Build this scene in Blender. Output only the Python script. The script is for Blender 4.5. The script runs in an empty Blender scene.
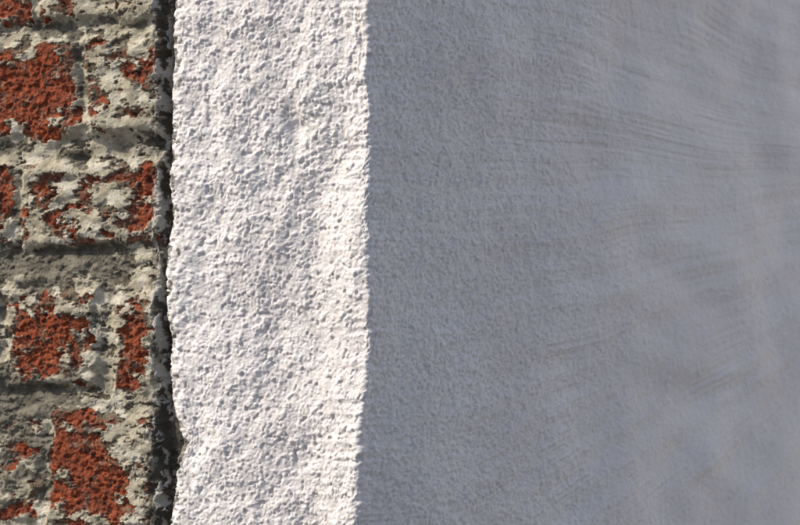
import bpy, math, numpy as np
from mathutils import Vector
rs=np.random.RandomState
# ---------------- noise helpers ----------------
def perlin(x,y,seed=0):
    N=256; g=rs(seed+11).rand(N,N)*2*np.pi
    gx=np.cos(g).astype(np.float32); gy=np.sin(g).astype(np.float32)
    xi=np.floor(x); yi=np.floor(y); fx=(x-xi).astype(np.float32); fy=(y-yi).astype(np.float32)
    a=xi.astype(np.int64)&255; b=yi.astype(np.int64)&255; a1=(a+1)&255; b1=(b+1)&255
    u=fx*fx*fx*(fx*(fx*6-15)+10); v=fy*fy*fy*(fy*(fy*6-15)+10)
    d00=gx[a,b]*fx+gy[a,b]*fy; d10=gx[a1,b]*(fx-1)+gy[a1,b]*fy
    d01=gx[a,b1]*fx+gy[a,b1]*(fy-1); d11=gx[a1,b1]*(fx-1)+gy[a1,b1]*(fy-1)
    return ((d00*(1-u)+d10*u)*(1-v)+(d01*(1-u)+d11*u)*v)*1.5
def fbm(x,y,o=4,seed=0,g=0.5):
    s=0;a=1;c,sn=math.cos(.6),math.sin(.6)
    for i in range(o):
        s=s+a*perlin(x,y,seed+i*7); a*=g
        x,y=(x*c-y*sn)*2.03+3.7,(x*sn+y*c)*2.03+9.1
    return s
def fbmA(x,y,o=3,seed=0,g=0.5):   # no rotation: keeps streak direction
    s=0;a=1
    for i in range(o):
        s=s+a*perlin(x,y,seed+i*7); a*=g; x,y=x*2.1+3.7,y*1.6+9.1
    return s
def pebbles(x,y,seed=0):
    N=256; r=rs(seed+5); ox=r.rand(N,N).astype(np.float32);oy=r.rand(N,N).astype(np.float32);rr=(.35+.6*r.rand(N,N)).astype(np.float32)
    xi=np.floor(x).astype(np.int64); yi=np.floor(y).astype(np.int64)
    out=np.zeros(x.shape,np.float32)
    for i in(-1,0,1):
        for j in(-1,0,1):
            a=(xi+i)&255;b=(yi+j)&255
            d2=(xi+i+ox[a,b]-x)**2+(yi+j+oy[a,b]-y)**2
            h=np.clip(1-d2/(rr[a,b]**2),0,1)
            out=np.maximum(out,h**.8*rr[a,b])
    return out
def ss(a,b,x):
    t=np.clip((x-a)/(b-a),0,1); return t*t*(3-2*t)
def G(x,y,cx,cy,rx,ry): return np.exp(-((x-cx)/rx)**2-((y-cy)/ry)**2)
def axis(segs):
    out=[segs[0][0]]
    for a,b,st in segs:
        n=max(1,int(round((b-a)/st))); out+=list(np.linspace(a,b,n+1)[1:])
    return np.array(out)
def make_grid(name,P,attrs,mat,flip=False):
    R,C,_=P.shape
    me=bpy.data.meshes.new(name)
    idx=np.arange(R*C).reshape(R,C)
    q=np.stack([idx[:-1,:-1],idx[:-1,1:],idx[1:,1:],idx[1:,:-1]],-1).reshape(-1,4)
    if flip:q=q[:,::-1]
    me.vertices.add(R*C); me.vertices.foreach_set('co',P.astype(np.float32).ravel())
    n=len(q); me.loops.add(n*4); me.loops.foreach_set('vertex_index',q.astype(np.int32).ravel())
    me.polygons.add(n); me.polygons.foreach_set('loop_start',np.arange(0,n*4,4,dtype=np.int32))
    me.polygons.foreach_set('use_smooth',np.ones(n,bool))
    me.update(calc_edges=True)
    for k,v in attrs.items():
        a=me.attributes.new(k,'FLOAT','POINT'); a.data.foreach_set('value',v.astype(np.float32).ravel())
    me.materials.append(mat)
    o=bpy.data.objects.new(name,me); bpy.context.collection.objects.link(o); return o

CX,CZ=-0.0206,1.5
aA,aB=math.radians(25),math.radians(50)
dA=np.array([-math.cos(aA),math.sin(aA)]); nA=np.array([-math.sin(aA),-math.cos(aA)])
dB=np.array([math.cos(aB),math.sin(aB)]); nB=np.array([math.sin(aB),-math.cos(aB)])
HT=2.7; LB=1.7
zax=axis([(0,.9,.015),(.9,1.2,.006),(1.2,1.31,.0025),(1.31,1.69,.0006),(1.69,1.8,.0025),(1.8,2.1,.006),(2.1,HT,.015)])
def zfade(z): return 1-ss(.19,.30,np.abs(z-CZ))

# ---------------- materials ----------------
class NT:
    def __init__(s,name):
        s.m=bpy.data.materials.new(name); s.m.use_nodes=True; s.t=s.m.node_tree; s.b=s.t.nodes['Principled BSDF']
    def n(s,ty,**k):
        nd=s.t.nodes.new(ty)
        for a,v in k.items():setattr(nd,a,v)
        return nd
    def set(s,sock,v):
        if isinstance(v,bpy.types.NodeSocket): s.t.links.new(v,sock)
        else: sock.default_value=v
    def attr(s,n): return s.n('ShaderNodeAttribute',attribute_name=n).outputs['Fac']
    def math(s,op,a,b=0.0,clamp=False):
        nd=s.n('ShaderNodeMath',operation=op,use_clamp=clamp); s.set(nd.inputs[0],a); s.set(nd.inputs[1],b); return nd.outputs[0]
    def noise(s,sc,det=4,rough=.55,vec=None):
        nd=s.n('ShaderNodeTexNoise'); nd.inputs['Scale'].default_value=sc; nd.inputs['Detail'].default_value=det; nd.inputs['Roughness'].default_value=rough
        s.set(nd.inputs['Vector'],vec if vec else s.pos()); return nd.outputs['Fac']
    def pos(s):
        if not hasattr(s,'_p'): s._p=s.n('ShaderNodeNewGeometry').outputs['Position']
        return s._p
    def ramp(s,f,a,b):
        nd=s.n('ShaderNodeMapRange',interpolation_type='SMOOTHSTEP'); s.set(nd.inputs[0],f); nd.inputs[1].default_value=a; nd.inputs[2].default_value=b; return nd.outputs[0]
    def mix(s,f,a,b):
        nd=s.n('ShaderNodeMix',data_type='RGBA'); s.set(nd.inputs[0],f)
        for i,v in((6,a),(7,b)):
            s.set(nd.inputs[i],v if isinstance(v,bpy.types.NodeSocket) else (*v,1))
        return nd.outputs[2]
    def bump(s,h,dist,st=1.0,nrm=None):
        nd=s.n('ShaderNodeBump'); nd.inputs['Strength'].default_value=st; nd.inputs['Distance'].default_value=dist; s.set(nd.inputs['Height'],h)
        if nrm: s.set(nd.inputs['Normal'],nrm)
        return nd.outputs[0]
def flat(name,a,b,sc,rough=.8):
    M=NT(name); M.set(M.b.inputs['Base Color'],M.mix(M.noise(sc,5),a,b)); M.b.inputs['Roughness'].default_value=rough; return M.m
# plaster
M=NT('painted_roughcast')
c=M.mix(M.ramp(M.noise(14,3),.35,.65),(.75,.685,.67),(.80,.74,.725))
c=M.mix(M.math('MULTIPLY',M.ramp(M.noise(420,2),.55,.72),.28),c,(.60,.48,.42))
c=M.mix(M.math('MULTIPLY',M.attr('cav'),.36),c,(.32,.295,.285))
c=M.mix(M.attr('dirt'),c,M.mix(M.noise(500,3),(.06,.052,.045),(.26,.235,.2)))
M.set(M.b.inputs['Base Color'],c); M.b.inputs['Roughness'].default_value=.85; M.b.inputs['Specular IOR Level'].default_value=.25
M.set(M.b.inputs['Normal'],M.bump(M.noise(1000,4,.6),.0009,.6))
plaster=M.m
# brick
M=NT('weathered_brick_and_limewash')
fine=M.noise(650,4,.65); mid=M.noise(120,5,.6)
red=M.mix(M.ramp(mid,.35,.68),(.33,.074,.030),(.19,.050,.028)); red=M.mix(M.ramp(fine,.52,.75),red,(.42,.135,.06)); red=M.mix(M.ramp(M.noise(230,4),.54,.66),red,(.06,.03,.024))
red=M.mix(M.math('MULTIPLY',M.ramp(M.noise(90,5,.75),.55,.63),.5),red,(.35,.29,.21))
cream=M.mix(M.ramp(mid,.35,.65),(.53,.46,.35),(.40,.345,.25)); cream=M.mix(M.math('MULTIPLY',M.ramp(fine,.53,.72),.55),cream,(.25,.21,.155))
cream=M.mix(M.math('MULTIPLY',M.attr('white'),.7),cream,(.67,.61,.51))
cream=M.mix(M.math('MULTIPLY',M.ramp(M.noise(40,4,.6),.50,.68),.4),cream,(.20,.17,.13))
under=M.mix(M.ramp(mid,.35,.6),(.095,.076,.055),(.20,.16,.115)); under=M.mix(M.math('MULTIPLY',M.ramp(M.noise(150,4,.7),.46,.54),M.attr('onbrick')),under,(.20,.055,.03)); under=M.mix(M.ramp(fine,.56,.72),under,(.32,.275,.21))
cream=M.mix(M.attr('flaked'),cream,under)
grey=M.mix(M.ramp(mid,.3,.7),(.12,.105,.08),(.24,.21,.165)); grey=M.mix(M.ramp(fine,.57,.75),grey,(.39,.35,.285))
c=M.mix(M.attr('grey'),cream,grey); c=M.mix(M.attr('red'),c,red)
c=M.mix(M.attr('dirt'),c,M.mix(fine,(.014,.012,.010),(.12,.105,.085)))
c=M.mix(M.attr('paint'),c,M.mix(fine,(.66,.62,.57),(.42,.39,.35)))
M.set(M.b.inputs['Base Color'],c); M.b.inputs['Roughness'].default_value=.92; M.b.inputs['Specular IOR Level'].default_value=.2
M.set(M.b.inputs['Normal'],M.bump(M.noise(800,5,.7),.0014,.85))
brickm=M.m
core=flat('concrete_core',(.3,.29,.27),(.38,.37,.35),6)
M=NT('asphalt'); M.set(M.b.inputs['Base Color'],M.mix(M.noise(30,6),(.062,.066,.072),(.10,.105,.112))); M.b.inputs['Roughness'].default_value=.9
M.set(M.b.inputs['Normal'],M.bump(M.noise(120,6),.006,.5)); ground_m=M.m

# ---------------- rendered (plastered) wall ----------------
SA=0.1395
R=.0045; RL=.008
turn=aA+aB
t=R*math.tan(turn/2)
pts=[];nor=[];sv=[]
def add(p,n,s): pts.append(p);nor.append(n);sv.append(s)
corner=np.array([CX,0.])
e=corner+dA*SA
for d in np.linspace(.05,RL,22): add(e-nA*d,dA,-(SA+d-RL))
c0=e-nA*RL-dA*RL
for k in np.linspace(0,1,16)[1:]:
    a=k*math.pi/2; n=dA*math.cos(a)+nA*math.sin(a); add(c0+n*RL,n,-(SA-RL*k))
for s in np.arange(SA-RL-.0005,t,-.0006): add(corner+dA*s,nA,-s)
cc=corner+dA*t-nA*R
for k in np.linspace(0,1,15):
    az=-aA+k*turn; n=np.array([math.sin(az),-math.cos(az)]); add(cc+n*R,n,(2*k-1)*t)
for s in axis([(t+.0006,.60,.00085),(.60,.8,.003),(.8,LB,.015)]): add(corner+dB*s,nB,s)
pts=np.array(pts);nor=np.array(nor);sv=np.array(sv)
S,Z=np.meshgrid(sv,zax)
F=zfade(Z)*(1-ss(.55,.7,S))
isB=ss(-.002,.004,S)
Sp=np.clip(S,0,None)
X=np.where(S<0,367+1400*S,400+(CX+S*.643)*1600*2/(2+.766*Sp))
Y=262.5+(CZ-Z)*np.where(S<0,1565,3200/(2+.766*Sp))
mm=.001
H=1.8*fbm(S/.11+3,Z/.13,3,1)
HA=  -6.3*np.exp(-((X-303)/42)**2)*(.5+.5*ss(60,200,Y))
HA+= 2.8*np.exp(-((X-376)/20)**2)*(ss(170,0,Y)+1.6*np.exp(-((Y-395)/60)**2)+.25)
HA+= -3.4*G(X,Y,294,128,9,16)+2.6*G(X,Y,304,102,12,20)+2.2*G(X,Y,262,240,30,30)-2.0*G(X,Y,245,300,25,30)+2.2*G(X,Y,215,345,30,25)-2.2*G(X,Y,330,190,22,60)+2.2*G(X,Y,300,410,25,30)
HA+= 1.2*G(X,Y,180,270,12,50)+1.8*fbm(S/.025,Z/.035,2,5)
HB= 3.0*G(X,Y,480,60,60,60)-4.2*G(X,Y,755,130,22,90)+6*G(X,Y,725,230,55,55)-4.5*G(X,Y,640,390,80,30)+8*G(X,Y,790,350,60,50)-2.4*G(X,Y,430,300,60,80)
HB+= 5.0*fbm(S/.10,Z/.06,2,8)*ss(.05,.3,S)
H=H+HA*(1-isB)+HB*isB
wx=S+.0012*perlin(S/.006,Z/.006,31); wz=Z+.0012*perlin(S/.006+9,Z/.006,32)
peb=pebbles(wx/.0022,wz/.0022,2); peb2=pebbles(wx/.0014+7,wz/.0014,3); peb3=pebbles(wx/.0044+3,wz/.0044,4)
dens=.4+.6*ss(-.35,.45,fbm(S/.010,Z/.013,3,20))
big=ss(.05,.45,fbm(S/.007,Z/.007,2,23))
smooth=ss(.03,.42,S)
gA=.85*peb*dens+.5*peb2*(.6+.4*dens)+.95*peb3*big+.25*fbm(S/.007,Z/.009,2,42)-.9*ss(.45,.7,fbm(S/.005,Z/.006,2,47))
grB=1.4*peb*dens+.75*peb2+.7*peb3*big
gB=grB*(1-.66*smooth)+.45*fbm(S/.009,Z/.008,2,44)*(1-.5*smooth)
vs=fbmA(S/.0035,Z/.03,3,50)
gA+= vs*(.05+.6*ss(322,352,X)*ss(200,30,Y)+.15*ss(180,60,Y))
# fan-shaped trowel strokes: direction turns steadily from slightly falling (top) to rising (bottom)
Fx,Fy=1120,175
Yw=Y+18*perlin(S/.16,Z/.13,71)
psi=np.arctan2(Yw-Fy+.00036*(X-520)**2*ss(160,340,Y)-.00016*(X-520)**2*ss(220,80,Y),Fx-X); rr=np.hypot(Fx-X,Yw-Fy)
st=fbmA(psi*75,rr/130,4,60,.6)
st2=perlin(psi*24,rr/200,63)
cover=ss(-.2,.5,fbm(S/.06+2,Z/.04,3,66))
up=.9+.2*G(X,Y,600,100,170,90)+.9*G(X,Y,620,430,230,110)
sg=(st*.62*(.2+.8*cover)+1.3*st2)*ss(385,500,X)*up
gr=-ss(-.1,-.5,perlin(psi*90,rr/200,68))*np.clip(G(X,Y,560,130,120,24)+.6*G(X,Y,640,160,120,20)+.7*G(X,Y,520,470,90,40),0,1)
gB+=sg+1.1*gr
H=H+(gA*(1-isB)+gB*isB)*F
gc=gA*(1-isB)+(grB*.75-.05)*isB
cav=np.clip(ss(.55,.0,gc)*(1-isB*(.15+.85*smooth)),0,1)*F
arr=np.interp(Y,[-200,0,100,200,240,285,330,380,430,470,525,800],[2,2.5,2,1.5,-1,2.5,5,0,-6,-9,-10,-12])+2.8*perlin(Z/.022,Z*0,90)+1.8*perlin(Z/.007,Z*0,91)+1.5*perlin(Z/.003,Z*0,92)
shift=arr*.000625*np.exp(-(S/.03)**2)
le=-5.0+np.interp(Y,[-300,0,100,200,260,330,400,425,445,470,500,525,800],[3,6,4,-1,-3,0,4,9,14,6,2,0,0])+3.0*fbm(Z/.03,Z*0+.5,5,93,.6)
shift+=le*.000625*ss(-SA+.028,-SA+.002,S)
H=H*np.where(S<-SA,.4,1)
H=np.where(S<-SA+RL,H-(gA*F)*.45*ss(-SA+RL,-SA+.5*RL,S),H)
H-= 3.0*ss(-.05,.45,fbm(S/.004,Z/.007,4,97,.6))*np.exp(-((S+SA-.003)/.004)**2)*F
nx=np.broadcast_to(nor[:,0],S.shape); ny=np.broadcast_to(nor[:,1],S.shape)
P=np.stack([pts[:,0][None]+nx*H*mm+shift*math.cos(aA),pts[:,1][None]+ny*H*mm,Z],-1)
ed=(-SA-S)*1400
n1=fbm(S/.004,Z/.009,5,95,.65)
dirt=ss(-.2,.4,n1+(ed+5.5)/7)*.9*ss(-13,-9,ed)
dirt=np.maximum(dirt, ss(.0,.4,n1+1.5*G(X,Y,173,448,9,26)+1.2*G(X,Y,170,500,6,40)-.5)*ss(-22,-14,ed))
dirt=np.clip(dirt,0,1)*(S<-.1)
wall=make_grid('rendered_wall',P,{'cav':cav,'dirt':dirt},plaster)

# ---------------- brick wall ----------------
bs=axis([(.122,.335,.00055),(.335,.42,.0025),(.42,2.6,.009)])
S,Z=np.meshgrid(bs,zax)
X=157-1322*(S-.15); Y=262.5+(CZ-Z)*1531
Fz=zfade(Z)*(1-ss(.33,.45,S))
Xw=X+8*fbm(X/50,Y/50,3,100)+2.5*fbm(X/9,Y/9,2,101); Yw=Y+7*fbm(X/55,Y/55+4,3,103)+2.5*fbm(X/9,Y/9,2,104)
rows=[(-1,-78,22,[(-130,28),(40,160)]),(0,45,137,[(-210,72),(84,160)]),(1,163,248,[(-272,8),(19,160)]),(2,290,388,[(-290,-8),(5,94),(112,156)]),(3,412,527,[(-250,36),(47,149)])]
rects=[]
for i,y0,y1,l in rows:
    for a,b in l: rects.append((a,b,y0,y1))
    x=min(l)[0]-13
    while x>-3300: rects.append((x-284,x,y0,y1)); x-=297
for i in list(range(-16,-1))+list(range(4,20)):
    y0=(-78-124*(-1-i)) if i<-1 else 545+124*(i-4); y1=y0+100
    x=158; w=139 if i%2 else 284
    while x>-3300: rects.append((x-w,x,y0,y1)); x-=w+13; w=284
bm=np.zeros(S.shape); var=np.zeros(S.shape)
for k,(a,b,y0,y1) in enumerate(rects):
    rowsel=np.where((Y[:,0]>y0-25)&(Y[:,0]<y1+25))[0]; colsel=np.where((X[0]>a-25)&(X[0]<b+25))[0]
    if len(rowsel)==0 or len(colsel)==0: continue
    sl=(slice(rowsel[0],rowsel[-1]+1),slice(colsel[0],colsel[-1]+1))
    xw=Xw[sl];yw=Yw[sl]
    d=np.minimum(np.minimum(xw-a,b-xw),np.minimum(yw-y0,y1-yw))
    m=ss(-5,5,d); bm[sl]=np.maximum(bm[sl],m); var[sl]=np.where(d>0,rs(k).rand()-.5,var[sl])
bias=np.zeros(S.shape)
for cx,cy,rx,ry,am in [(28,92,52,46,1.6),(60,60,20,16,.4),(148,66,14,34,.9),(112,45,18,12,.1),(4,6,28,16,1.1),(50,205,40,36,.46),(95,230,25,22,.2),(138,205,18,44,1.0),(0,192,9,40,1.1),
    (50,330,40,44,1.0),(30,355,24,28,.4),(134,350,20,46,1.05),(90,478,46,54,1.6),(66,436,20,26,.8),(118,445,13,24,-1.8),(128,488,12,12,-.6),(5,515,18,10,.8),(60,12,30,10,.2)]:
    bias+=am*G(X,Y,cx,cy,rx,ry)
inview=np.clip(ss(-60,-20,X)*ss(-60,-20,Y)*ss(600,540,Y),0,1)
bias=bias*inview+(1-inview)*(.55+.8*var+.9*fbm(X/120,Y/120,2,140))
nf=fbm(X/27,Y/21,6,110,.67)
e=bias+nf*.78-.58
redm=ss(-.04,.04,e)*ss(.40,.8,bm+.2*nf)
edge=np.exp(-((e+.08)/.10)**2)*(1-redm)
gb=np.zeros(S.shape)
for cx,cy,rx,ry,am in [(40,266,90,18,1.2),(15,395,40,22,1.2),(15,455,30,50,.75),(70,158,40,8,.4),(60,28,50,12,.5),(60,400,60,12,.4),(5,150,20,10,.4),(140,285,20,20,-.6),(90,125,45,20,-.9),(50,190,60,20,-.35),(110,405,40,15,-.5)]:
    gb+=am*G(X,Y,cx,cy,rx,ry)
gb=gb*inview+(1-inview)*.35
gn=gb+.65*fbm(X/30,Y/20,5,120,.6)+.1*(1-bm)-.42
greym=ss(-.15,.18,gn)*(1-redm)
fl=fbm(X/26,Y/17,6,160,.62)-.34+.34*ss(-.45,-.05,e)*bm-.3*G(X,Y,90,125,45,14)
flaked=ss(-.03,.07,fl)*(1-redm)*(1-.4*greym)
lip=np.exp(-((fl+.05)/.06)**2)*(1-redm)
white=np.clip(ss(.0,.5,fbm(X/24,Y/22,4,130,.55))+.7*lip+.5*edge,0,1)*(1-greym)*(1-redm)*(1-flaked)
H=3.2*fbm(X/90,Y/90,2,141)
H+= (bm-1)*3.4
H+= (1-redm)*(1.4+1.7*fbm(X/28,Y/17,2,142)) + edge*.45 + lip*.3*Fz
H+= -greym*.6 - flaked*1.1*Fz
H+= redm*( .9*fbm(X/5.5,Y/5.5,4,143,.62)-.3 -1.4*ss(.25,.6,fbm(X/10,Y/9,3,144)))*Fz
H+= (1-redm)*((.26+.4*flaked+.25*greym)*fbm(X/6,Y/5,4,145,.58)-1.0*ss(.38,.6,fbm(X/10,Y/8,3,146)))*Fz
H+= greym*(.7*fbm(X/10,Y/7,3,147))*Fz+ greym*.35*pebbles(X/6,Y/6,8)*Fz
H+= -5.0*G(X,Y,76,158,14,6)-4.5*G(X,Y,45,389,40,7)+4.6*G(X,Y,90,126,45,9)+4.0*G(X,Y,30,280,35,7)+3.0*G(X,Y,40,172,30,6)-4*G(X,Y,60,251,80,6)-3*G(X,Y,20,24,40,5)
H+= -2.6*G(X,Y,77,92,5,40)-2.6*G(X,Y,102,350,6,30)
sx=X+5*fbm(Y/22,Y*0,4,150)
seam=ss(153,162,sx)
cn=fbm(X/8,Y/22,5,151,.62)
crust=ss(.10,.2,cn+.8*G(X,Y,152,208,6,28)+.35*G(X,Y,158,370,5,40)+.25*G(X,Y,150,300,5,30)+.2*G(X,Y,158,80,6,60)-.08-.2*ss(395,420,Y)*ss(480,440,Y))*np.exp(-((X-156)/8)**4)
H+= -seam*7.0+crust*1.0*Fz
dirt=np.clip(ss(148,157,sx+7*fbm(X/8,Y/12,4,152,.6)+7*ss(380,430,Y))*.95,0,1)
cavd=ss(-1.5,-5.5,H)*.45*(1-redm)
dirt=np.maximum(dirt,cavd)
base=corner-nA*.0045
P=np.stack([base[0]+dA[0]*S+nA[0]*H*mm,base[1]+dA[1]*S+nA[1]*H*mm,Z],-1)
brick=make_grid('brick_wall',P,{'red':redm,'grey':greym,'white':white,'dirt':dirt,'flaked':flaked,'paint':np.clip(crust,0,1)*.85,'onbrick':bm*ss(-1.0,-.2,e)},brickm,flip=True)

def prism(name,poly,z0,z1,mat,parent):
    me=bpy.data.meshes.new(name); n=len(poly)
    v=[(x,y,z0) for x,y in poly]+[(x,y,z1) for x,y in poly]
    f=[tuple(range(n))[::-1],tuple(range(n,2*n))]+[(i,(i+1)%n,n+(i+1)%n,n+i) for i in range(n)]
    me.from_pydata(v,[],f); me.materials.append(mat); o=bpy.data.objects.new(name,me); bpy.context.collection.objects.link(o); o.parent=parent; return o
q=corner-nA*.035-nB*.02
L=q+dA*2.55; Rr=q+dB*(LB-.04)
prism('wall_core',[tuple(q),tuple(Rr),(Rr[0]-.4,Rr[1]+1.0),(L[0]+.5,L[1]+1.6),tuple(L)],0,HT+.01,core,wall)

# ---------------- added unseen house, out of frame right, bounces sun onto the shaded face ----------------
hm=flat('white_bounce_render',(.74,.735,.75),(.80,.79,.81),3)
glass=flat('window_glass',(.03,.035,.04),(.05,.055,.06),2,.1); wood=flat('painted_wood',(.25,.27,.24),(.3,.32,.29),8,.5); tile=flat('roof_tiles',(.28,.11,.07),(.36,.15,.09),12)
ho=bpy.data.objects.new('sun_bounce_house',None); bpy.context.collection.objects.link(ho)
hx0,hx1,hy0,hy1,hz=3.1,8.0,-.2,7.2,5.2
prism('walls',[(hx0,hy0),(hx1,hy0),(hx1,hy1),(hx0,hy1)],0,hz,hm,ho)
for wy,wz in[(.9,3.4),(3.5,3.4),(6.0,3.4),(6.0,1.0)]:
    prism('window_frame',[(hx0-.04,wy-.5),(hx0-.001,wy-.5),(hx0-.001,wy+.5),(hx0-.04,wy+.5)],wz,wz+1.3,wood,ho)
    for k in(-1,1): prism('window_pane',[(hx0-.045,wy+k*.24-.2),(hx0-.041,wy+k*.24-.2),(hx0-.041,wy+k*.24+.2),(hx0-.045,wy+k*.24+.2)],wz+.07,wz+1.23,glass,ho)
    prism('window_sill',[(hx0-.12,wy-.58),(hx0-.001,wy-.58),(hx0-.001,wy+.58),(hx0-.12,wy+.58)],wz-.09,wz-.003,core,ho)
prism('door',[(hx0-.04,4.2),(hx0-.001,4.2),(hx0-.001,5.15),(hx0-.04,5.15)],0.02,2.15,wood,ho)
me=bpy.data.meshes.new('roof'); xm=(hx0+hx1)/2
me.from_pydata([(hx0-.3,hy0-.2,hz-.05),(hx0-.3,hy1+.2,hz-.05),(xm,hy0-.2,hz+2.2),(xm,hy1+.2,hz+2.2),(hx1+.3,hy0-.2,hz-.05),(hx1+.3,hy1+.2,hz-.05)],[],[(0,2,3,1),(2,4,5,3),(0,4,2),(1,3,5)])
me.materials.append(tile); o=bpy.data.objects.new('roof',me); bpy.context.collection.objects.link(o); o.parent=ho

me=bpy.data.meshes.new('ground'); n=60
gx=np.concatenate([-np.geomspace(600,.5,n//2),[0],np.geomspace(.5,600,n//2)])
GX,GY=np.meshgrid(gx,gx); v=np.stack([GX,GY,0*GX],-1).reshape(-1,3).tolist(); m_=len(gx)
me.from_pydata(v,[],[(i*m_+j,i*m_+j+1,(i+1)*m_+j+1,(i+1)*m_+j) for i in range(m_-1) for j in range(m_-1)])
me.materials.append(ground_m); o=bpy.data.objects.new('ground',me); bpy.context.collection.objects.link(o)

# ---------------- light ----------------
az,el=math.radians(-79),math.radians(44)
sd=Vector((math.sin(az)*math.cos(el),-math.cos(az)*math.cos(el),math.sin(el)))
sl=bpy.data.lights.new('sun','SUN'); sl.energy=4.15; sl.angle=math.radians(.5); sl.color=(1,.955,.81)
so=bpy.data.objects.new('sun',sl); so.rotation_euler=sd.to_track_quat('Z','Y').to_euler(); so.location=sd*10; bpy.context.collection.objects.link(so)
w=bpy.data.worlds.new('World'); bpy.context.scene.world=w; w.use_nodes=True
sk=w.node_tree.nodes.new('ShaderNodeTexSky'); sk.sky_type='NISHITA'; sk.sun_disc=False; sk.sun_elevation=el; sk.sun_rotation=math.atan2(sd.x,sd.y)
sk.air_density=1.0; sk.dust_density=2.4; sk.ozone_density=1.6
bg=w.node_tree.nodes['Background']; w.node_tree.links.new(sk.outputs[0],bg.inputs[0]); bg.inputs[1].default_value=.15
cam=bpy.data.cameras.new('camera'); cam.lens=144; cam.clip_end=2000; cam.clip_start=.05
cam.dof.use_dof=True; cam.dof.focus_distance=2.02; cam.dof.aperture_fstop=13
co=bpy.data.objects.new('camera',cam); co.location=(0,-2,CZ); co.rotation_euler=(math.pi/2,0,0); bpy.context.collection.objects.link(co)
sc=bpy.context.scene; sc.camera=co
sc.view_settings.view_transform='Standard'; sc.view_settings.look='None'; sc.view_settings.exposure=0
